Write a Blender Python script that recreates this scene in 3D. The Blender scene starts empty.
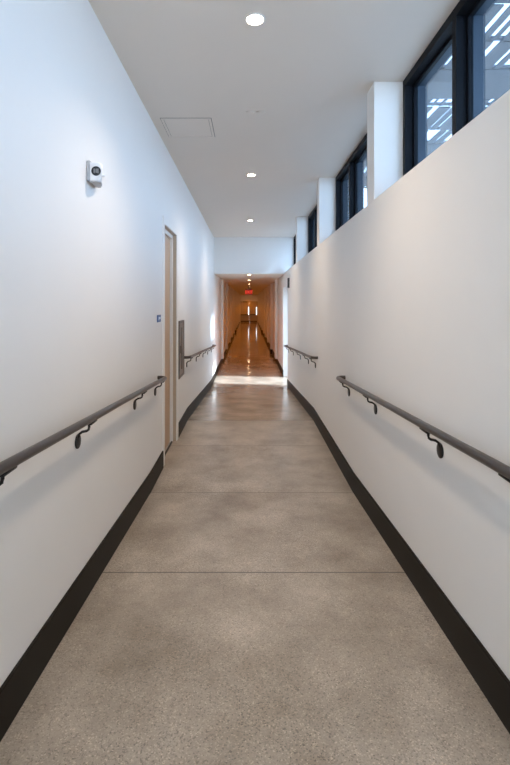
import bpy, bmesh, math, random
from mathutils import Vector, Matrix

random.seed(7)
SC = bpy.context.scene
COL = SC.collection
CH = 1.735                       # eye height above the level landing (landing floor is Z = 0)
XL, XR = -0.90, 0.966            # wall faces
CEIL = 1.696 + CH
SILL = 0.785 + CH
TCEIL = 0.747 + CH               # ceiling of the far passage
YB, YE = -2.2, 46.0              # back and end of the corridor
YT = 11.8                        # where the far passage starts


def floor_z(y):
    if y < 4.12:
        return 0.064 * (4.12 - y)
    if y < 6.62:
        return 0.0
    if y < 10.95:
        return -0.0762 * (y - 6.62)
    return -0.33


# ------------------------------------------------------------------ materials
def new_mat(name):
    m = bpy.data.materials.new(name)
    m.use_nodes = True
    nt = m.node_tree
    nt.nodes.clear()
    out = nt.nodes.new('ShaderNodeOutputMaterial')
    return m, nt, out


def N(nt, typ, **kw):
    n = nt.nodes.new(typ)
    for k, v in kw.items():
        if k == 'inp':
            for kk, vv in v.items():
                n.inputs[kk].default_value = vv
        else:
            setattr(n, k, v)
    return n


def srgb(r, g, b):
    def f(c):
        c /= 255.0
        return c / 12.92 if c <= 0.04045 else ((c + 0.055) / 1.055) ** 2.4
    return (f(r), f(g), f(b), 1.0)


def simple(name, col, rough=0.5, metal=0.0, noise=0.06, scale=30.0, bump=0.0, spec=0.5):
    m, nt, out = new_mat(name)
    b = N(nt, 'ShaderNodeBsdfPrincipled', inp={'Roughness': rough, 'Metallic': metal, 'Specular IOR Level': spec})
    tc = N(nt, 'ShaderNodeTexCoord')
    nz = N(nt, 'ShaderNodeTexNoise', inp={'Scale': scale, 'Detail': 3.0})
    nt.links.new(tc.outputs['Object'], nz.inputs['Vector'])
    mix = N(nt, 'ShaderNodeMix', data_type='RGBA')
    lo = [c * (1 - noise) for c in col[:3]] + [1]
    hi = [min(1, c * (1 + noise)) for c in col[:3]] + [1]
    mix.inputs[6].default_value = lo
    mix.inputs[7].default_value = hi
    nt.links.new(nz.outputs['Fac'], mix.inputs[0])
    nt.links.new(mix.outputs[2], b.inputs['Base Color'])
    if bump:
        bp = N(nt, 'ShaderNodeBump', inp={'Strength': bump, 'Distance': 0.002})
        nt.links.new(nz.outputs['Fac'], bp.inputs['Height'])
        nt.links.new(bp.outputs['Normal'], b.inputs['Normal'])
    nt.links.new(b.outputs['BSDF'], out.inputs['Surface'])
    return m


def emissive(name, col, strength):
    m, nt, out = new_mat(name)
    e = N(nt, 'ShaderNodeEmission', inp={'Color': col, 'Strength': strength})
    nt.links.new(e.outputs[0], out.inputs['Surface'])
    return m


def glass_mat(name, tint):
    m, nt, out = new_mat(name)
    t = N(nt, 'ShaderNodeBsdfTransparent', inp={'Color': tint})
    g = N(nt, 'ShaderNodeBsdfGlossy', inp={'Roughness': 0.02})
    lw = N(nt, 'ShaderNodeLayerWeight', inp={'Blend': 0.5})      # facing, the same from both sides
    pw = N(nt, 'ShaderNodeMath', operation='POWER', inp={1: 5.0})
    ma = N(nt, 'ShaderNodeMath', operation='MULTIPLY_ADD', inp={1: 0.95, 2: 0.045})
    nt.links.new(lw.outputs['Facing'], pw.inputs[0])
    nt.links.new(pw.outputs[0], ma.inputs[0])
    mx = N(nt, 'ShaderNodeMixShader')
    nt.links.new(ma.outputs[0], mx.inputs[0])
    nt.links.new(t.outputs[0], mx.inputs[1])
    nt.links.new(g.outputs[0], mx.inputs[2])
    nt.links.new(mx.outputs[0], out.inputs['Surface'])
    return m


JOINTS = [-1.29, 0.05, 1.395, 2.74, 4.09, 5.43, 6.60, 8.2, 9.6, 10.95]


def concrete():
    m, nt, out = new_mat('polished_concrete')
    L = nt.links.new
    b = N(nt, 'ShaderNodeBsdfPrincipled')
    geo = N(nt, 'ShaderNodeNewGeometry')
    sep = N(nt, 'ShaderNodeSeparateXYZ')
    L(geo.outputs['Position'], sep.inputs[0])
    big = N(nt, 'ShaderNodeTexNoise', inp={'Scale': 2.2, 'Detail': 5.0, 'Roughness': 0.6})
    L(geo.outputs['Position'], big.inputs['Vector'])
    r1 = N(nt, 'ShaderNodeValToRGB')
    r1.color_ramp.elements[0].position = 0.3
    r1.color_ramp.elements[0].color = (0.250, 0.203, 0.158, 1)
    r1.color_ramp.elements[1].position = 0.72
    r1.color_ramp.elements[1].color = (0.490, 0.425, 0.355, 1)
    L(big.outputs['Fac'], r1.inputs['Fac'])
    # exposed fine aggregate: small light and dark grains
    v = N(nt, 'ShaderNodeTexVoronoi', inp={'Scale': 200.0})
    L(geo.outputs['Position'], v.inputs['Vector'])
    sepc = N(nt, 'ShaderNodeSeparateColor')
    L(v.outputs['Color'], sepc.inputs[0])
    r2 = N(nt, 'ShaderNodeValToRGB')
    els = r2.color_ramp.elements
    els[0].position = 0.0
    els[0].color = (0.36, 0.36, 0.36, 1)
    els[1].position = 1.0
    els[1].color = (1.62, 1.60, 1.55, 1)
    e = els.new(0.18)
    e.color = (0.86, 0.86, 0.86, 1)
    e = els.new(0.86)
    e.color = (1.08, 1.07, 1.05, 1)
    L(sepc.outputs[0], r2.inputs['Fac'])
    # grains are strongest where the surface is more worn
    worn = N(nt, 'ShaderNodeTexNoise', inp={'Scale': 0.9, 'Detail': 2.0})
    L(geo.outputs['Position'], worn.inputs['Vector'])
    wr = N(nt, 'ShaderNodeMapRange', inp={'From Min': 0.3, 'From Max': 0.7, 'To Min': 0.45, 'To Max': 1.0})
    L(worn.outputs['Fac'], wr.inputs['Value'])
    mul = N(nt, 'ShaderNodeMix', data_type='RGBA', blend_type='MULTIPLY')
    L(wr.outputs[0], mul.inputs[0])
    L(r1.outputs[0], mul.inputs[6])
    L(r2.outputs[0], mul.inputs[7])
    # sawn joints across the slab
    jsum = None
    for y0 in JOINTS + [13.0 + 3.05 * k for k in range(11)]:
        c = N(nt, 'ShaderNodeMath', operation='COMPARE', inp={1: y0, 2: 0.0045})
        L(sep.outputs['Y'], c.inputs[0])
        if jsum is None:
            jsum = c
        else:
            a = N(nt, 'ShaderNodeMath', operation='MAXIMUM')
            L(jsum.outputs[0], a.inputs[0])
            L(c.outputs[0], a.inputs[1])
            jsum = a
    jm = N(nt, 'ShaderNodeMix', data_type='RGBA')
    L(jsum.outputs[0], jm.inputs[0])
    L(mul.outputs[2], jm.inputs[6])
    jm.inputs[7].default_value = (0.09, 0.075, 0.062, 1)
    L(jm.outputs[2], b.inputs['Base Color'])
    # the near ramp and landing have a grippier finish, the lower ramp and passage are polished
    pos = N(nt, 'ShaderNodeMapRange', inp={'From Min': 0.0, 'From Max': 15.0, 'To Min': 0.0, 'To Max': 1.0})
    L(sep.outputs['Y'], pos.inputs['Value'])
    fin = N(nt, 'ShaderNodeValToRGB')
    fe = fin.color_ramp.elements
    fe[0].position = 0.15
    fe[0].color = (0.38, 0.38, 0.38, 1)
    fe[1].position = 0.85
    fe[1].color = (0.105, 0.105, 0.105, 1)
    for pp, vv in ((0.4399, 0.30), (0.4401, 0.25)):
        q = fe.new(pp)
        q.color = (vv, vv, vv, 1)
    L(pos.outputs[0], fin.inputs['Fac'])
    L(fin.outputs[0], b.inputs['Roughness'])
    L(b.outputs[0], out.inputs['Surface'])
    return m


def wood(name, c1, c2):
    m, nt, out = new_mat(name)
    L = nt.links.new
    b = N(nt, 'ShaderNodeBsdfPrincipled', inp={'Roughness': 0.45})
    tc = N(nt, 'ShaderNodeTexCoord')
    mp = N(nt, 'ShaderNodeMapping', inp={'Scale': (14, 14, 0.8)})
    L(tc.outputs['Object'], mp.inputs[0])
    nz = N(nt, 'ShaderNodeTexNoise', inp={'Scale': 2.0, 'Detail': 4.0, 'Distortion': 0.6})
    L(mp.outputs[0], nz.inputs['Vector'])
    r = N(nt, 'ShaderNodeValToRGB')
    r.color_ramp.elements[0].color = c1
    r.color_ramp.elements[1].color = c2
    L(nz.outputs['Fac'], r.inputs[0])
    L(r.outputs[0], b.inputs['Base Color'])
    L(b.outputs[0], out.inputs['Surface'])
    return m


M = {}
M['wall'] = simple('white_wall_paint', (0.80, 0.785, 0.765, 1), 0.55, noise=0.012, scale=4)
M['ceiling'] = simple('white_ceiling_paint', (0.73, 0.665, 0.60, 1), 0.8, noise=0.012, scale=4)
M['trim_white'] = simple('white_trim_paint', (0.80, 0.78, 0.75, 1), 0.4, noise=0.01)
M['floor'] = concrete()
M['base'] = simple('dark_rubber_base', (0.014, 0.0115, 0.009, 1), 0.5, noise=0.12, scale=12, spec=0.15)
M['rail'] = simple('dark_bronze_rail', (0.075, 0.064, 0.060, 1), 0.30, metal=0.35, noise=0.1, scale=18)
M['bracket'] = simple('black_bracket_steel', (0.012, 0.011, 0.011, 1), 0.4, metal=0.3)
M['frame'] = simple('black_window_aluminium', (0.006, 0.008, 0.012, 1), 0.5, spec=0.12)
M['glass'] = glass_mat('window_glass', (0.78, 0.87, 0.95, 1))
M['clear'] = glass_mat('door_glass', (0.95, 0.97, 0.97, 1))
M['bronze'] = glass_mat('warm_fill_glass', (1.0, 0.95, 0.90, 1))  # tint warms the fill daylight coming through the added screen
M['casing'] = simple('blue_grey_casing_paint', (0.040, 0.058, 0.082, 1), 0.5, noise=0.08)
M['tinted'] = glass_mat('tinted_vision_glass', (0.75, 0.70, 0.64, 1))
M['door_tan'] = wood('tan_wood_veneer', (0.42, 0.27, 0.16, 1), (0.56, 0.38, 0.24, 1))
M['jamb_tan'] = simple('tan_frame_paint', (0.50, 0.40, 0.30, 1), 0.4, noise=0.02)
M['dark_gap'] = simple('door_gap_shade', (0.03, 0.022, 0.016, 1), 0.6)  # shade of the gap under the door leaf, as a dark colour
M['steel'] = simple('brushed_bronze_steel', (0.18, 0.142, 0.112, 1), 0.38, metal=0.55, noise=0.12, scale=40)
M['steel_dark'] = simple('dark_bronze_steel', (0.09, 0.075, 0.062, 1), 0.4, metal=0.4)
M['white_plastic'] = simple('white_plastic', (0.82, 0.82, 0.84, 1), 0.35, noise=0.01)
M['grey_plastic'] = simple('grey_plastic', (0.42, 0.42, 0.44, 1), 0.45, noise=0.03)
M['black_lens'] = simple('black_lens', (0.012, 0.014, 0.022, 1), 0.12, noise=0.05)
M['blue'] = simple('blue_sign_plastic', srgb(36, 84, 140), 0.4, noise=0.03)
M['pale_blue'] = simple('pale_sign_mark', srgb(190, 215, 240), 0.4, noise=0.02)
M['alarm'] = simple('dark_alarm_plastic', (0.06, 0.055, 0.05, 1), 0.4)
M['board'] = simple('weathered_grey_boards', (0.14, 0.145, 0.155, 1), 0.7, noise=0.15, scale=6)
def translucent(name, col):
    m, nt, out = new_mat(name)
    t = N(nt, 'ShaderNodeBsdfTranslucent', inp={'Color': col})
    d = N(nt, 'ShaderNodeBsdfDiffuse', inp={'Color': col})
    mx = N(nt, 'ShaderNodeMixShader', inp={0: 0.4})
    nt.links.new(t.outputs[0], mx.inputs[1])
    nt.links.new(d.outputs[0], mx.inputs[2])
    nt.links.new(mx.outputs[0], out.inputs['Surface'])
    return m


M['sheet'] = translucent('milky_sun_diffuser', (0.85, 0.88, 0.92, 1))  # for the added sheet that diffuses sun above the canopy boards
M['paving'] = simple('pale_outdoor_paving', (0.20, 0.195, 0.185, 1), 0.8, noise=0.08, scale=2)
M['bounce'] = simple('pale_bounce_ground', (0.78, 0.76, 0.72, 1), 0.8, noise=0.05, scale=2)  # kept pale so the added ground bounces more light
M['door_end'] = wood('far_door_veneer', (0.44, 0.40, 0.37, 1), (0.52, 0.48, 0.44, 1))
M['lamp'] = emissive('lit_downlight_lens', (1.0, 0.80, 0.60, 1), 40.0)
M['lamp_far'] = emissive('lit_warm_downlight_lens', (1.0, 0.66, 0.38, 1), 45.0)
M['exit_face'] = emissive('exit_sign_face', (0.55, 0.035, 0.02, 1), 0.35)
M['exit_letter'] = emissive('exit_sign_letters', (1.0, 0.08, 0.05, 1), 0.9)


# ------------------------------------------------------------------ mesh helpers
class MB:
    def __init__(self):
        self.bm = bmesh.new()

    def box(self, x0, x1, y0, y1, z0, z1, bevel=0.0, seg=2):
        t = bmesh.new()
        bmesh.ops.create_cube(t, size=1.0)
        for v in t.verts:
            v.co = Vector(((x0 + x1) / 2 + v.co.x * (x1 - x0), (y0 + y1) / 2 + v.co.y * (y1 - y0),
                           (z0 + z1) / 2 + v.co.z * (z1 - z0)))
        if bevel:
            bmesh.ops.bevel(t, geom=t.edges[:], offset=bevel, segments=seg, profile=0.5, affect='EDGES')
        self.merge(t)
        return self

    def merge(self, t):
        me = bpy.data.meshes.new('tmp')
        t.to_mesh(me)
        t.free()
        self.bm.from_mesh(me)
        bpy.data.meshes.remove(me)

    def disc(self, c, axis, r, depth, seg=32, bevel=0.0, sx=1.0, sy=1.0, r2=None):
        t = bmesh.new()
        bmesh.ops.create_cone(t, cap_ends=True, segments=seg, radius1=r, radius2=r if r2 is None else r2, depth=depth)
        if bevel:
            es = [e for e in t.edges if abs(e.verts[0].co.z - e.verts[1].co.z) < 1e-6]
            bmesh.ops.bevel(t, geom=es, offset=bevel, segments=2, profile=0.5, affect='EDGES')
        bmesh.ops.scale(t, vec=(sx, sy, 1), verts=t.verts)
        q = Vector((0, 0, 1)).rotation_difference(Vector(axis)).to_matrix().to_4x4()
        bmesh.ops.transform(t, matrix=Matrix.Translation(c) @ q, verts=t.verts)
        self.merge(t)
        return self

    def ring(self, c, r0, r1, depth, seg=40):
        """flat ring, axis z, its lower face at c.z"""
        t = bmesh.new()
        vs = []
        for i in range(seg):
            a = 2 * math.pi * i / seg
            ca, sa = math.cos(a), math.sin(a)
            vs.append([t.verts.new((c[0] + r * ca, c[1] + r * sa, c[2] + z))
                       for r, z in ((r0, depth), (r0 + 0.004, 0.001), (r1 - 0.004, 0), (r1, depth))])
        for i in range(seg):
            a, b = vs[i], vs[(i + 1) % seg]
            for k in range(4):
                t.faces.new((a[k], a[(k + 1) % 4], b[(k + 1) % 4], b[k]))
        bmesh.ops.recalc_face_normals(t, faces=t.faces)
        self.merge(t)
        return self

    def tube(self, pts, r, seg=16, up=Vector((0, 0, 1))):
        t = bmesh.new()
        pts = [Vector(p) for p in pts]
        rings = []
        for i, p in enumerate(pts):
            d = (pts[min(i + 1, len(pts) - 1)] - pts[max(i - 1, 0)]).normalized()
            u = up if abs(d.dot(up)) < 0.95 else Vector((0, 1, 0))
            a = d.cross(u).normalized()
            b = a.cross(d).normalized()
            rings.append([t.verts.new(p + (a * math.cos(2 * math.pi * k / seg) + b * math.sin(2 * math.pi * k / seg)) * r)
                          for k in range(seg)])
        for i in range(len(rings) - 1):
            for k in range(seg):
                t.faces.new((rings[i][k], rings[i][(k + 1) % seg], rings[i + 1][(k + 1) % seg], rings[i + 1][k]))
        t.faces.new(rings[0])
        t.faces.new(list(reversed(rings[-1])))
        bmesh.ops.recalc_face_normals(t, faces=t.faces)
        self.merge(t)
        return self

    def sweep(self, ys, prof, zf):
        """extrude a closed (x, z) profile along y, following the floor height"""
        t = bmesh.new()
        rings = [[t.verts.new((x, y, zf(y) + z)) for x, z in prof] for y in ys]
        n = len(prof)
        for i in range(len(rings) - 1):
            for k in range(n):
                t.faces.new((rings[i][k], rings[i][(k + 1) % n], rings[i + 1][(k + 1) % n], rings[i + 1][k]))
        t.faces.new(rings[0])
        t.faces.new(list(reversed(rings[-1])))
        bmesh.ops.recalc_face_normals(t, faces=t.faces)
        self.merge(t)
        return self

    def build(self, name, mat, parent=None, smooth=False, off=None):
        me = bpy.data.meshes.new(name)
        bmesh.ops.remove_doubles(self.bm, verts=self.bm.verts, dist=1e-6)
        if off is not None:
            bmesh.ops.translate(self.bm, verts=self.bm.verts, vec=-Vector(off))
        self.bm.to_mesh(me)
        self.bm.free()
        if smooth:
            for p in me.polygons:
                p.use_smooth = True
            try:
                me.set_sharp_from_angle(angle=math.radians(40))
            except Exception:
                pass
        me.materials.append(mat)
        o = bpy.data.objects.new(name, me)
        COL.objects.link(o)
        if parent is not None:
            o.parent = parent
        elif off is not None:
            o.location = off
        return o


def tag(o, label, cat, group=None):
    o['label'] = label
    o['category'] = cat
    if group:
        o['group'] = group
    return o


def struct(o):
    o['kind'] = 'structure'
    return o


def empty(name, loc):
    o = bpy.data.objects.new(name, None)
    o.empty_display_size = 0.1
    COL.objects.link(o)
    o.location = loc
    return o


def ysteps(y0, y1):
    ys = [y0] + [y for y in (4.12, 6.62, 10.95) if y0 < y < y1] + [y1]
    return ys


# ------------------------------------------------------------------ the setting
DOOR0, DOOR1, DOORH = 4.80, 5.62, 0.832 + CH            # recessed door in the left wall
EX0, EX1, EXH = 11.06, 12.42, 0.40 + CH                 # side exit in the right wall
XO = 1.36                                               # outer face of the right wall
PIERS = [(-2.1, -1.9), (0.68, 0.88), (3.46, 3.66), (6.13, 6.33), (8.95, 9.15)]
BOT = -0.7

f = MB()
f.sweep(ysteps(YB - 0.2, YE + 0.3), [(XL - 0.21, -0.25), (XO, -0.25), (XO, 0), (XL - 0.21, 0)], floor_z)
struct(f.build('floor', M['floor']))

w = MB()
w.box(XL - 0.2, XL, YB, DOOR0, BOT, CEIL + 0.1)
w.box(XL - 0.2, XL, DOOR0, DOOR1, DOORH, CEIL + 0.1)
w.box(XL - 0.2, XL, DOOR1, YE, BOT, CEIL + 0.1)
struct(w.build('wall_left', M['wall']))

w = MB()
w.box(XR, XO, YB, EX0, BOT, SILL)
w.box(XR, XO, EX0, EX1, EXH, SILL)
w.box(XR, XO, YT, EX1, SILL, CEIL + 0.1)
w.box(XO - 0.1, XO, YB, YT, CEIL + 0.251, CEIL + 1.3)
w.box(XR, XO, EX1, YE, BOT, CEIL + 0.1)
struct(w.build('wall_right', M['wall']))

# unseen glazed screen behind the viewer, added to let in fill daylight
root = struct(empty('window_6', (0.03, YB - 0.06, floor_z(YB))))
off = root.location
zb_, zt_ = floor_z(YB), CEIL
m = MB()
for x in (XL - 0.01, -0.03, XR - 0.05):
    m.box(x, x + 0.06, YB - 0.1, YB - 0.02, zb_, zt_)
for z in (zb_, zb_ + 2.15, zt_ - 0.06):
    m.box(XL + 0.05, -0.03, YB - 0.1, YB - 0.02, z, z + 0.06)
    m.box(0.03, XR - 0.05, YB - 0.1, YB - 0.02, z, z + 0.06)
m.build('window_frame', M['frame'], root, off=off)
MB().box(XL + 0.02, XR - 0.02, YB - 0.064, YB - 0.056, zb_ + 0.03, zt_ - 0.03).build('glass_pane', M['bronze'], root, off=off)

c = MB()
c.box(XL - 0.2, XO, YB - 0.2, YT + 0.25, CEIL, CEIL + 0.25)
struct(c.build('ceiling', M['ceiling']))
c = MB()
c.box(XL, XR, YT + 0.2, YE, TCEIL, TCEIL + 0.2)
struct(c.build('ceiling_passage', M['ceiling']))
struct(MB().box(XL, XR, YT, YT + 0.2, TCEIL, CEIL).build('wall_bulkhead', M['wall']))

n_trim = 0
for a, b in PIERS:
    n_trim += 1
    struct(MB().box(XR, XO, a, b, SILL, CEIL, bevel=0.004).build('trim_%d' % n_trim, M['wall']))

# pilasters of the far passage
PIL = [14.9 + 3.05 * k for k in range(10)]
for y in PIL:
    for s in (-1, 1):
        n_trim += 1
        x0, x1 = (XL, XL + 0.075) if s < 0 else (XR - 0.075, XR)
        o = MB().box(x0, x1, y, y + 0.45, floor_z(y) + 0.178, TCEIL).build('trim_%d' % n_trim, M['wall'])
        struct(o)

# baseboards, following the ramps
bt, bh = 0.013, 0.178


def base_prof(s):
    x = XL if s < 0 else XR
    return [(x, 0), (x - s * bt, 0), (x - s * bt, bh - 0.006), (x - s * (bt - 0.004), bh), (x, bh)]


def base_side(s, spans):
    m = MB()
    for a, b in spans:
        m.sweep(ysteps(a, b), base_prof(s), floor_z)
    for y in ([PIL[5]] if s < 0 else [PIL[1], PIL[5]]):    # wraps round some of the pilasters
        xw = XL if s < 0 else XR
        xf = xw - s * (0.08 + bt)
        z = floor_z(y)
        m.box(min(xw, xf), max(xw, xf), y - bt, y + 0.45 + bt, z, z + bh)
    return m


struct(base_side(-1, [(YB, DOOR0 - 0.09), (DOOR1 + 0.13, YE)]).build('baseboard_left', M['base']))
struct(base_side(1, [(YB, EX0), (EX1, YE)]).build('baseboard_right', M['base']))


# clerestory windows
def window(n, y0, y1):
    root = struct(empty('window_%d' % n, (1.189, (y0 + y1) / 2, SILL)))
    off = root.location

    def part(m, name, mat, parent=root):
        return m.build(name, mat, parent, off=off)
    xf, xb, fw = 1.189, 1.276, 0.05
    m = MB()
    m.box(xf, xb, y0, y0 + fw, SILL, CEIL)
    m.box(xf, xb, y1 - fw, y1, SILL, CEIL)
    m.box(xf, xb, y0 + fw, y1 - fw, CEIL - 0.055, CEIL)
    m.box(xf, xb, y0 + fw, y1 - fw, SILL, SILL + 0.045)
    part(m, 'window_frame', M['frame'])
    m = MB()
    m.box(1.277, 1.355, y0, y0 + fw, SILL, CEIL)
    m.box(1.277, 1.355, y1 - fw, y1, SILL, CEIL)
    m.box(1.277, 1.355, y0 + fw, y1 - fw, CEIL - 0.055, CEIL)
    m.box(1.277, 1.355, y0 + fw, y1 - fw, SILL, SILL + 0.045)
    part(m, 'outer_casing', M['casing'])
    d = (y1 - y0) / 3
    for k in (1, 2):
        yc = y0 + d * k
        part(MB().box(xf, xb, yc - 0.026, yc + 0.026, SILL + 0.045, CEIL - 0.055), 'mullion', M['frame'])
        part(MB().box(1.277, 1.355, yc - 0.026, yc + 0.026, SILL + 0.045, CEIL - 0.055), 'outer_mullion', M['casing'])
    for k in range(3):
        a = y0 + d * k + (fw if k == 0 else 0.026)
        b = y0 + d * (k + 1) - (fw if k == 2 else 0.026)
        lo, hi = SILL + 0.045, CEIL - 0.055
        s = 0.022
        g = MB()
        for (aa, bb, zz0, zz1) in ((a, a + s, lo, hi), (b - s, b, lo, hi), (a + s, b - s, lo, lo + s), (a + s, b - s, hi - s, hi)):
            g.box(1.250, 1.2765, aa, bb, zz0, zz1)
        part(g, 'glazing_bead', M['frame'])
        part(MB().box(1.266, 1.274, a + s * 0.5, b - s * 0.5, lo + s * 0.5, hi - s * 0.5), 'glass_pane', M['glass'])


spans = [(PIERS[i][1], PIERS[i + 1][0]) for i in range(4)] + [(PIERS[4][1], YT)]
for i, (a, b) in enumerate(spans):
    window(i + 1, a, b)

# recessed wooden door in the left wall
root = struct(empty('door_1', (XL, (DOOR0 + DOOR1) / 2, 0)))
off = root.location
m = MB()                                                   # white casing on the wall face
m.box(XL - 0.01, XL + 0.010, DOOR0 - 0.085, DOOR0, 0.0, DOORH + 0.075)
m.box(XL - 0.01, XL + 0.010, DOOR1, DOOR1 + 0.12, 0.0, DOORH + 0.075)
m.box(XL - 0.01, XL + 0.010, DOOR0, DOOR1, DOORH, DOORH + 0.075)
m.build('door_casing', M['trim_white'], root, off=off)
m = MB()                                                   # tan frame with its stop
m.box(-1.02, -0.94, DOOR0, DOOR0 + 0.05, 0, DOORH)
m.box(-1.02, -0.94, DOOR1 - 0.05, DOOR1, 0, DOORH)
m.box(-1.02, -0.94, DOOR0 + 0.05, DOOR1 - 0.05, DOORH - 0.05, DOORH)
m.build('door_frame', M['trim_white'], root, off=off)
m = MB()
m.box(-0.945, -0.902, DOOR1 - 0.004, DOOR1, 0, DOORH)
m.box(-0.945, -0.902, DOOR0, DOOR0 + 0.004, 0, DOORH)
m.box(-0.945, -0.902, DOOR0 + 0.004, DOOR1 - 0.004, DOORH - 0.004, DOORH)
m.build('door_reveal', M['jamb_tan'], root, off=off)
MB().box(-1.015, -0.972, DOOR0 + 0.05, DOOR1 - 0.05, 0.012, DOORH - 0.05).build('door_panel', M['door_tan'], root, off=off)
MB().box(-0.955, -0.938, DOOR0, DOOR1 - 0.05, 0, 0.012).build('leaf_gap_shade', M['dark_gap'], root, off=off)  # dark strip painted in for the shade under the door leaf

# glazed side exit in the right wall
root = struct(empty('door_2', (1.25, (EX0 + EX1) / 2, -0.33)))
off = root.location
m = MB()
z0 = -0.33
m.box(1.22, 1.30, EX0, EX0 + 0.05, z0, EXH)
m.box(1.22, 1.30, EX1 - 0.05, EX1, z0, EXH)
m.box(1.22, 1.30, EX0 + 0.05, EX1 - 0.05, EXH - 0.05, EXH)
m.build('door_frame', M['frame'], root, off=off)
m = MB()
a, b = EX0 + 0.055, EX1 - 0.055
m.box(1.235, 1.28, a, a + 0.05, z0 + 0.01, EXH - 0.055)
m.box(1.235, 1.28, b - 0.05, b, z0 + 0.01, EXH - 0.055)
m.box(1.235, 1.28, a + 0.05, b - 0.05, z0 + 0.01, z0 + 0.09)
m.box(1.235, 1.28, a + 0.05, b - 0.05, EXH - 0.10, EXH - 0.055)
lf = m.build('door_leaf', M['frame'], root, off=off)
MB().box(1.254, 1.262, a + 0.045, b - 0.045, z0 + 0.085, EXH - 0.095).build('glass_pane', M['clear'], lf, off=off)

# end wall with its pair of doors
ZF = -0.33
dx0, dxm, dx1, dh = -0.80, 0.11, 0.945, 0.07 + CH
w = MB()
w.box(XL - 0.2, dx0, YE, YE + 0.2, BOT, TCEIL + 0.2)
w.box(dx1, XO, YE, YE + 0.2, BOT, TCEIL + 0.2)
w.box(dx0, dx1, YE, YE + 0.2, dh, TCEIL + 0.2)
struct(w.build('wall_end', M['wall']))


def end_leaf(n, x0, x1, lx, bar):
    root = struct(empty('door_%d' % n, ((x0 + x1) / 2, YE + 0.1, ZF)))
    off = root.location
    lz0, lz1, lw = -0.50 + CH - 0.80, -0.50 + CH + 0.0, 0.075
    y0, y1 = YE + 0.05, YE + 0.10
    m = MB()
    m.box(x0, lx - lw / 2, y0, y1, ZF, dh)
    m.box(lx + lw / 2, x1 - 0.001, y0, y1, ZF, dh)
    m.box(lx - lw / 2, lx + lw / 2, y0, y1, ZF, lz0)
    m.box(lx - lw / 2, lx + lw / 2, y0, y1, lz1, dh)
    lf = m.build('door_panel', M['door_end'], root, off=off)
    MB().box(lx - lw / 2, lx + lw / 2, y0 + 0.02, y0 + 0.028, lz0, lz1).build('vision_glass', M['tinted'], lf, off=off)
    zb = -1.30 + CH
    MB().box(x0 + 0.03, x1 - bar, y0 - 0.09, y0 - 0.03, zb - 0.035, zb + 0.035, bevel=0.008).box(
        x0 + 0.05, x0 + 0.13, y0 - 0.04, y0 + 0.002, zb - 0.03, zb + 0.03).box(
        x1 - bar - 0.1, x1 - bar - 0.02, y0 - 0.04, y0 + 0.002, zb - 0.03, zb + 0.03).build('panic_bar', M['bracket'], root, off=off)
    MB().box(x0 + 0.02, x1 - 0.02, y0 - 0.006, y0 + 0.002, ZF + 0.02, ZF + 0.15).build('kick_plate', M['steel_dark'], root, off=off)
    return root, off


r3, o3 = end_leaf(3, dx0, dxm, 0.045 - 0.02, 0.16)
MB().box(-0.55, -0.12, YE - 0.005, YE + 0.052, -0.02 + CH, 0.05 + CH, bevel=0.006).build('door_closer', M['bracket'], r3, off=o3)
r4, o4 = end_leaf(4, dxm, dx1, 0.84, 0.25)

# outside
g = MB().box(XO, 60, YB - 0.2, 60, -0.75, -0.45)
struct(g.build('ground', M['paving']))
struct(MB().box(-40, 60, -40, YB - 0.2, -0.75, 0.35).build('ground_bounce', M['bounce']))  # unseen pale ground added to bounce light in from behind the viewer


# ------------------------------------------------------------------ handrails
def wall_x(s):
    return XL if s < 0 else XR


def handrail(s, y0, h0, y1, h1, brackets, label):
    xw = wall_x(s)
    xr = xw - s * 0.08
    root = tag(empty('handrail', (xw, y0, h0 + CH)), label, 'handrail', 'wall handrails along the ramps')
    off = root.location
    z = lambda y: CH + h0 + (h1 - h0) * (y - y0) / (y1 - y0)
    R = 0.055
    pts = []
    # return into the wall, bend, run, bend, return
    pts.append((xw, y0, z(y0)))
    for k in range(7):
        a = math.pi / 2 * k / 6
        pts.append((xr + s * R * (1 - math.sin(a)), y0 + R * (1 - math.cos(a)), z(y0)))
    n = 12
    for k in range(1, n):
        y = y0 + R + (y1 - y0 - 2 * R) * k / n
        pts.append((xr, y, z(y)))
    for k in range(7):
        a = math.pi / 2 * k / 6
        pts.append((xr + s * R * (1 - math.cos(a)), y1 - R + R * math.sin(a), z(y1)))
    pts.append((xw, y1, z(y1)))
    MB().tube(pts, 0.0195, 20).build('rail', M['rail'], root, smooth=True, off=off)
    for yb in brackets:
        zr = z(yb)
        m = MB()
        m.box(xr - 0.013, xr + 0.013, yb - 0.045, yb + 0.045, zr - 0.026, zr - 0.017, bevel=0.003)
        zc = zr - 0.122
        xa = xr + s * 0.016
        m.tube([(xa, yb, zr - 0.018), (xa, yb, zr - 0.048), (xa + s * 0.003, yb, zr - 0.060), (xa + s * 0.012, yb, zr - 0.067),
                (xa + s * 0.036, yb, zr - 0.072), (xa + s * 0.052, yb, zr - 0.084), (xw - s * 0.004, yb, zc + 0.016)], 0.0068, 10)
        br = m.build('bracket', M['bracket'], root, smooth=True, off=off)
        MB().disc((xw - s * 0.005, yb, zc), (1, 0, 0), 0.034, 0.010, 28, bevel=0.003, sx=1.12).build(
            'wall_flange', M['bracket'], br, smooth=True, off=off)
    return root


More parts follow.
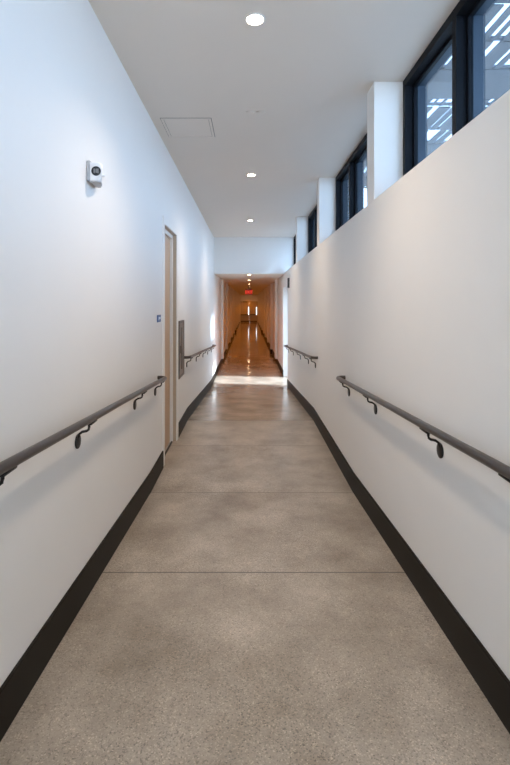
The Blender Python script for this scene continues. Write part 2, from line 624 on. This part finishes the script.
handrail(-1, -1.7, -0.337, 4.475, -0.752, [0.6, 1.53, 2.364, 3.55, 4.33],
         'dark bronze handrail on the left wall running from the foreground to the recessed door')
handrail(1, -1.7, -0.392, 4.487, -0.752, [0.6, 1.53, 2.255, 3.40, 4.30],
         'dark bronze handrail on the right wall nearest the viewer, below the big clerestory window')
handrail(-1, 6.30, -0.775, 11.28, -1.085, [6.55, 7.74, 8.88, 9.93, 10.9],
         'short far handrail on the left wall beyond the bronze cabinet')
handrail(1, 6.25, -0.775, 11.02, -1.068, [6.45, 7.2, 8.3, 9.6, 10.7],
         'short far handrail on the right wall ending at the bright side exit')

# ------------------------------------------------------------------ downlights
LIGHTS = []


def downlight(x, y, zc, far):
    root = empty('downlight', (x, y, zc))
    off = root.location
    MB().ring((x, y, zc - 0.006), 0.047, 0.062, 0.006).build('trim_ring', M['trim_white'], root, smooth=True, off=off)
    MB().disc((x, y, zc - 0.0015), (0, 0, 1), 0.0485, 0.003, 32).build('lens', M['lamp_far'] if far else M['lamp'], root, off=off)
    return root


def lamp(x, y, z, power, col, size, blend):
    ld = bpy.data.lights.new('downlight_beam', 'SPOT')
    ld.energy = power
    ld.color = col
    ld.spot_size = math.radians(size)
    ld.spot_blend = blend
    ld.shadow_soft_size = 0.06
    o = bpy.data.objects.new('downlight_beam', ld)
    COL.objects.link(o)
    o.location = (x, y, z - 0.02)
    return o


WARM = (1.0, 0.79, 0.58)
FARC = (1.0, 0.28, 0.01)
near_labels = ['largest lit round downlight in the white ceiling, nearest the viewer',
               'middle lit round downlight of the three in the high white ceiling',
               'small lit round downlight in the high ceiling just before the white bulkhead']
P_NEAR, P_FAR = 92.0, 62.0
for y, lb in zip((2.70, 6.01, 9.36), near_labels):
    tag(downlight(0.04, y, CEIL, False), lb, 'ceiling light', 'downlights in the high white ceiling')
    lamp(0.04, y, CEIL, P_NEAR, WARM, 130, 1.0)
ordn = ['first', 'second', 'third', 'fourth', 'fifth', 'sixth', 'seventh', 'eighth', 'ninth', 'tenth', 'eleventh', 'added twelfth']
for k in range(12):  # the last lamp of the row is added to brighten the end doors
    y = 12.35 + 3.0 * k
    tag(downlight(0.025, y, TCEIL, True), ordn[k] + ' downlight from the bulkhead in the low ceiling of the amber passage',
        'ceiling light', 'downlights in the low passage ceiling')
    lamp(0.025, y, TCEIL, P_FAR, FARC, 112, 0.7)

# ------------------------------------------------------------------ ceiling fittings
# access hatch
hx0, hx1, hy0, hy1 = -0.81, -0.345, 4.15, 4.62
root = tag(empty('access_hatch', ((hx0 + hx1) / 2, (hy0 + hy1) / 2, CEIL)),
           'square white access hatch outlined flush in the ceiling near the left wall', 'hatch')
off = root.location
m = MB()
fwid = 0.022
for a in ((hx0, hx1, hy0, hy0 + fwid), (hx0, hx1, hy1 - fwid, hy1), (hx0, hx0 + fwid, hy0 + fwid, hy1 - fwid), (hx1 - fwid, hx1, hy0 + fwid, hy1 - fwid)):
    m.box(a[0], a[1], a[2], a[3], CEIL - 0.007, CEIL)
m.build('hatch_frame', M['ceiling'], root, off=off)
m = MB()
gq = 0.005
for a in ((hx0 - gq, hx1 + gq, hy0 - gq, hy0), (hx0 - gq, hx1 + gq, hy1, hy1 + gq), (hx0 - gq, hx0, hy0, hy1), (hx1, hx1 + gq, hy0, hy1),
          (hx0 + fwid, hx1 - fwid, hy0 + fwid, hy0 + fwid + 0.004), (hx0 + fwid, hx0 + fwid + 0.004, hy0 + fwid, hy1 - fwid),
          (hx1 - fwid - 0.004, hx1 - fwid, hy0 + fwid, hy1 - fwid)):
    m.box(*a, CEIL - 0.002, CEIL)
m.build('hatch_gap_shade', M['steel_dark'], root, off=off)  # dark strips stand in for the shade in the hatch gaps
MB().box(hx0 + fwid + 0.004, hx1 - fwid - 0.004, hy0 + fwid + 0.004, hy1 - fwid - 0.004, CEIL - 0.004, CEIL).build('hatch_panel', M['ceiling'], root, off=off)

for x, lb in ((0.016, 'faint round ceiling cover plate past the nearest downlight, left of the pair'),
              (0.110, 'faint round ceiling cover plate past the nearest downlight, right of the pair')):
    o = empty('ceiling_cover_plate', (x, 4.02, CEIL))
    MB().disc((x, 4.02, CEIL - 0.004), (0, 0, 1), 0.036, 0.008, 28, bevel=0.003).build('cap', M['ceiling'], o, smooth=True, off=o.location)
    MB().ring((x, 4.02, CEIL - 0.003), 0.034, 0.042, 0.003).build('rim', M['ceiling'], o, smooth=True, off=o.location)
    tag(o, lb, 'cover plate', 'flush cover plates on the ceiling')

# ------------------------------------------------------------------ wall fittings
# small camera high on the left wall
cy0, cz0, cz1 = 2.50, 0.675 + CH, 0.788 + CH
root = tag(empty('wall_camera', (XL, 2.57, cz0)), 'small white wall camera with a round dark lens, high on the left wall', 'camera')
off = root.location
MB().box(XL, XL + 0.020, cy0, cy0 + 0.155, cz0, cz1, bevel=0.004).build('back_plate', M['grey_plastic'], root, off=off)
m = MB()
t = bmesh.new()
# rounded body leaning out from the plate, facing down the corridor towards the viewer
prof = [(-0.883, 0.0), (-0.832, 0.0), (-0.818, 0.012), (-0.812, 0.032), (-0.812, 0.080), (-0.820, 0.096), (-0.836, 0.104), (-0.883, 0.104)]
depth = [0.0, 0.006, 0.075, 0.140]
scl = [0.94, 1.0, 1.0, 0.95]
tap = [1.0, 1.0, 0.68, 0.30]                                 # narrows back towards the plate
rings = []
for d, s, tp in zip(depth, scl, tap):
    rings.append([t.verts.new((-0.883 + (x + 0.883) * s * tp, cy0 + 0.004 + d, cz0 + 0.0565 + (z - 0.0565) * s)) for x, z in prof])
for i in range(3):
    for k in range(len(prof)):
        t.faces.new((rings[i][k], rings[i][(k + 1) % 8], rings[i + 1][(k + 1) % 8], rings[i + 1][k]))
t.faces.new(rings[0])
t.faces.new(list(reversed(rings[-1])))
bmesh.ops.recalc_face_normals(t, faces=t.faces)
m.merge(t)
m.build('housing', M['white_plastic'], root, off=off)
lx, lz = -0.846, cz0 + 0.053
ln = MB().disc((lx, cy0 + 0.001, lz), (0, -1, 0), 0.0265, 0.010, 32, bevel=0.003).build('lens', M['black_lens'], root, smooth=True, off=off)
m = MB()
for dx in (-0.009, 0.002, 0.012):
    m.box(lx + dx - 0.0015, lx + dx + 0.0015, cy0 - 0.0052, cy0 - 0.0038, lz - 0.012, lz + 0.012)
m.build('lens_glint', M['grey_plastic'], ln, off=off)
t = bmesh.new()
fl = [(-0.880, 0.010), (-0.834, 0.010), (-0.824, 0.022), (-0.838, 0.080), (-0.864, 0.138), (-0.880, 0.138)]
lo = [t.verts.new((x, cy0 + y, cz0 - 0.006)) for x, y in fl]
hi = [t.verts.new((x, cy0 + y, cz0 + 0.002)) for x, y in fl]
for k in range(6):
    t.faces.new((lo[k], lo[(k + 1) % 6], hi[(k + 1) % 6], hi[k]))
t.faces.new(lo)
t.faces.new(list(reversed(hi)))
bmesh.ops.recalc_face_normals(t, faces=t.faces)
m = MB()
m.merge(t)
m.build('base_grille', M['grey_plastic'], root, off=off)
MB().disc((-0.806, cy0 + 0.012, cz0 + 0.030), (1, 0, 0), 0.007, 0.014, 16, bevel=0.002).build('knob', M['white_plastic'], root, smooth=True, off=off)

# blue room sign by the door
sy0, sy1 = 4.43, 4.605
szc = -0.165 + CH
sz0, sz1 = szc - 0.036, szc + 0.036
root = tag(empty('door_sign', (XL, (sy0 + sy1) / 2, szc)), 'small blue sign with a pale mark on the left wall beside the recessed door', 'sign')
off = root.location
MB().box(XL, XL + 0.006, sy0, sy1, sz0, sz1, bevel=0.002).build('sign_plate', M['blue'], root, off=off)
MB().box(XL + 0.0055, XL + 0.0075, sy0 + 0.055, sy1 - 0.025, szc - 0.008, szc + 0.014).box(
    XL + 0.0055, XL + 0.0075, sy0 + 0.055, sy0 + 0.085, szc - 0.018, szc - 0.008).build('sign_mark', M['pale_blue'], root, off=off)

# bronze cabinet beyond the door
by0, by1 = 5.735, 6.18
bz0, bz1 = -0.985 + CH, -0.245 + CH
root = tag(empty('extinguisher_cabinet', (XL, (by0 + by1) / 2, bz0)), 'tall bronze metal wall cabinet mounted just beyond the recessed door', 'cabinet')
off = root.location
xf = XL + 0.022
m = MB()
for a in ((by0, by0 + 0.03, bz0, bz1), (by1 - 0.03, by1, bz0, bz1), (by0 + 0.03, by1 - 0.03, bz0, bz0 + 0.03), (by0 + 0.03, by1 - 0.03, bz1 - 0.03, bz1)):
    m.box(XL, xf, *a)
m.build('cabinet_frame', M['steel_dark'], root, off=off)
dd = MB()
wy0, wy1 = by0 + 0.20, by0 + 0.27
dz0, dz1 = bz0 + 0.033, bz1 - 0.033
dd.box(XL, xf - 0.004, by0 + 0.033, wy0, dz0, dz1)
dd.box(XL, xf - 0.004, wy1, by1 - 0.033, dz0, dz1)
dd.box(XL, xf - 0.004, wy0, wy1, dz0, dz0 + 0.06)
dd.box(XL, xf - 0.004, wy0, wy1, dz1 - 0.06, dz1)
door = dd.build('door', M['steel'], root, off=off)
MB().box(XL + 0.002, XL + 0.008, wy0, wy1, dz0 + 0.06, dz1 - 0.06).build('window_pane', M['black_lens'], door, off=off)
MB().box(xf - 0.005, xf + 0.010, by0 + 0.10, by0 + 0.135, (bz0 + bz1) / 2 - 0.05, (bz0 + bz1) / 2 + 0.05, bevel=0.003).build('handle', M['steel'], door, off=off)

# alarm beside the side exit
ay, az0, az1 = 10.55, 0.335 + CH, 0.565 + CH
root = tag(empty('wall_alarm', (XR, ay + 0.06, az0)), 'slim dark alarm box high on the right wall before the side exit', 'alarm')
off = root.location
MB().box(XR - 0.012, XR, ay - 0.01, ay + 0.13, az0 - 0.005, az1 + 0.005, bevel=0.003).build('back_plate', M['alarm'], root, off=off)
MB().box(XR - 0.042, XR - 0.011, ay, ay + 0.12, az0, az1, bevel=0.008).build('sounder', M['alarm'], root, off=off)

# exit sign hanging in the passage
ex, ey = 0.025, 19.85
root = tag(empty('exit_sign', (ex, ey, TCEIL)), 'red lit EXIT sign hanging from the low ceiling of the amber passage', 'sign')
off = root.location
zc = 0.43 + CH
MB().box(ex - 0.155, ex + 0.155, ey - 0.012, ey + 0.012, zc - 0.105, zc + 0.115, bevel=0.004).build('sign_panel', M['exit_face'], root, off=off)
MB().box(ex - 0.16, ex + 0.16, ey - 0.025, ey + 0.025, zc + 0.115, zc + 0.15, bevel=0.004).box(
    ex - 0.012, ex + 0.012, ey - 0.012, ey + 0.012, zc + 0.15, TCEIL).box(
    ex - 0.06, ex + 0.06, ey - 0.03, ey + 0.03, TCEIL - 0.015, TCEIL).build('mount', M['steel_dark'], root, off=off)
cu = bpy.data.curves.new('exit_text', 'FONT')
cu.body = 'EXIT'
cu.align_x = 'CENTER'
cu.align_y = 'CENTER'
cu.size = 0.17
cu.extrude = 0.003
cu.offset = 0.003
to = bpy.data.objects.new('exit_text', cu)
COL.objects.link(to)
bpy.context.view_layer.update()
dg = bpy.context.evaluated_depsgraph_get()
me = bpy.data.meshes.new_from_object(to.evaluated_get(dg))
bpy.data.objects.remove(to)
me.transform(Matrix.Translation((0, -0.014, zc - TCEIL)) @ Matrix.Rotation(math.pi / 2, 4, 'X'))
me.materials.clear()
me.materials.append(M['exit_letter'])
lt = bpy.data.objects.new('lettering', me)
COL.objects.link(lt)
lt.parent = root
lt['label'] = 'glowing red EXIT letters'

# ------------------------------------------------------------------ slatted canopy outside the windows
HC = 2.6
GAPS = {
    (1.20, 1.505): [(0.829, 0.885), (0.93, 0.95), (1.02, 1.05)],
    (1.52, 1.723): [(0.864, 0.886), (0.912, 0.932), (0.948, 0.972), (1.02, 1.04)],
    (1.731, 1.932): [(0.824, 0.840), (0.943, 0.971), (1.036, 1.053), (1.077, 1.14)],
    (1.94, 2.217): [],
    (2.225, 2.296): [(0.912, 0.934), (0.943, 0.973), (0.986, 1.02), (1.199, 1.221), (1.238, 1.262)],
    (2.317, 2.616): [(0.95, 0.982), (1.042, 1.052), (1.084, 1.096), (1.199, 1.221), (1.238, 1.262)],
    (2.636, 2.836): [(1.055, 1.125), (1.162, 1.174), (1.21, 1.24)],
    (2.85, 3.10): [],
}
rows = sorted(GAPS.items())
rows = [((-1.0 + 0.55 * k, -0.46 + 0.55 * k), []) for k in range(4)] + rows  # solid rows added out of view to keep sun off the near wall
rows[3] = ((0.65, 1.19), [])
y = 3.12
while y < 3.98:
    d = random.choice((0.16, 0.22, 0.28))
    d = min(d, 3.98 - y)
    gg, x = [], 0.70
    while x < 1.3:
        gw = random.uniform(0.012, 0.05)
        if random.random() < 0.75:
            gg.append((x, x + gw))
        x += gw + random.uniform(0.02, 0.09)
    rows.append(((y, y + d - 0.012), gg))
    y += d
root = tag(empty('canopy', (2.6, 6.5, HC + CH)), 'grey slatted board canopy with bright gaps seen through the clerestory windows', 'canopy')
off = root.location
X0, X1 = XO, 3.45
zc0 = HC + CH
m = MB()
for (r0, r1), gaps in rows:
    x = X0
    for g0, g1 in [(a * HC, b * HC) for a, b in gaps] + [(X1, X1)]:
        while x < g0 - 1e-4:                                   # boards up to the next gap
            xe = min(x + 0.14, g0)
            m.box(x, xe - 0.0005, r0 * HC, r1 * HC, zc0, zc0 + 0.018)
            x = xe
        x = g1
m.build('boards', M['board'], root, off=off)
b0, b1 = rows[0][0][0] * HC, rows[-1][0][1] * HC
edges = [rows[0][0][0]] + [r[0][1] for r in rows]
for e in edges:
    MB().box(X0, X1, e * HC - 0.012, e * HC + 0.034, zc0 + 0.019, zc0 + 0.045).build('rafter', M['board'], root, off=off)
for x in (X0, X1 - 0.06):
    MB().box(x, x + 0.06, b0, b1, zc0 + 0.046, zc0 + 0.12).build('beam', M['board'], root, off=off)
MB().box(X0, X1, b0, b1, zc0 + 0.121, zc0 + 0.127).build('sun_diffuser', M['sheet'], root, off=off)  # added sheet: stops direct sun and makes the gaps bright
for yy in (b0 + 0.05, (b0 + b1) / 2, b1 - 0.12):
    for x in (X1 - 0.06,):
        MB().box(x, x + 0.06, yy, yy + 0.06, -0.45, zc0 - 0.001).build('post', M['board'], root, off=off)

# ------------------------------------------------------------------ daylight
wd = bpy.data.worlds.new('sky')
SC.world = wd
wd.use_nodes = True
nt = wd.node_tree
nt.nodes.clear()
out = N(nt, 'ShaderNodeOutputWorld')
bg = N(nt, 'ShaderNodeBackground', inp={'Strength': 5.0})
tc = N(nt, 'ShaderNodeTexCoord')
sp = N(nt, 'ShaderNodeSeparateXYZ')
nt.links.new(tc.outputs['Generated'], sp.inputs[0])
rp = N(nt, 'ShaderNodeValToRGB')
rp.color_ramp.elements[0].position = 0.0
rp.color_ramp.elements[0].color = (0.74, 0.92, 1.13, 1)
rp.color_ramp.elements[1].position = 0.9
rp.color_ramp.elements[1].color = (0.57, 0.80, 1.13, 1)
nt.links.new(sp.outputs['Z'], rp.inputs['Fac'])
nt.links.new(rp.outputs[0], bg.inputs['Color'])
nt.links.new(bg.outputs[0], out.inputs['Surface'])


def portal(x, y, z, sx, sy, rot):
    ld = bpy.data.lights.new('sky_portal', 'AREA')
    ld.shape = 'RECTANGLE'
    ld.size, ld.size_y = sx, sy
    ld.cycles.is_portal = True
    o = bpy.data.objects.new('sky_portal', ld)
    COL.objects.link(o)
    o.location = (x, y, z)
    o.rotation_euler = rot


for a, b in spans:
    portal(1.35, (a + b) / 2, (SILL + CEIL) / 2, CEIL - SILL, b - a, (0, math.pi / 2, 0))
portal(0.03, YB - 0.11, (CEIL + 0.4) / 2, XR - XL, CEIL - 0.4, (math.pi / 2, 0, 0))
portal(1.34, (EX0 + EX1) / 2, (EXH - 0.33) / 2, EXH + 0.33, EX1 - EX0, (0, math.pi / 2, 0))

sd = bpy.data.lights.new('sun', 'SUN')
sd.energy = 12.5
sd.color = (0.80, 0.90, 1.0)
sd.angle = math.radians(4.0)
so = bpy.data.objects.new('sun', sd)
COL.objects.link(so)
so.location = (20, 10, 20)
so.rotation_euler = Vector((-math.cos(math.radians(42)), 0.09, -math.sin(math.radians(42)))).to_track_quat('-Z', 'Y').to_euler()

# ------------------------------------------------------------------ camera
cd = bpy.data.cameras.new('camera')
cam = bpy.data.objects.new('camera', cd)
COL.objects.link(cam)
cam.location = (0, 0, CH)
cam.rotation_euler = (math.pi / 2, 0, 0)
cd.sensor_width = 36.0
cd.lens = 36.0 * 450.0 / 765.0
cd.shift_x = (255 - 248.3) / 765.0
cd.shift_y = -(382.5 - 302.0) / 765.0
cd.clip_start = 0.02
cd.clip_end = 300
SC.camera = cam

SC.view_settings.view_transform = 'Standard'
SC.view_settings.look = 'None'
SC.view_settings.gamma = 1.0
SC.view_settings.use_curve_mapping = False
SC.view_settings.exposure = 0.36
SC.cycles.use_denoising = True
SC.cycles.max_bounces = 12
SC.cycles.diffuse_bounces = 8
SC.cycles.transparent_max_bounces = 12
SC.cycles.sample_clamp_indirect = 8.0
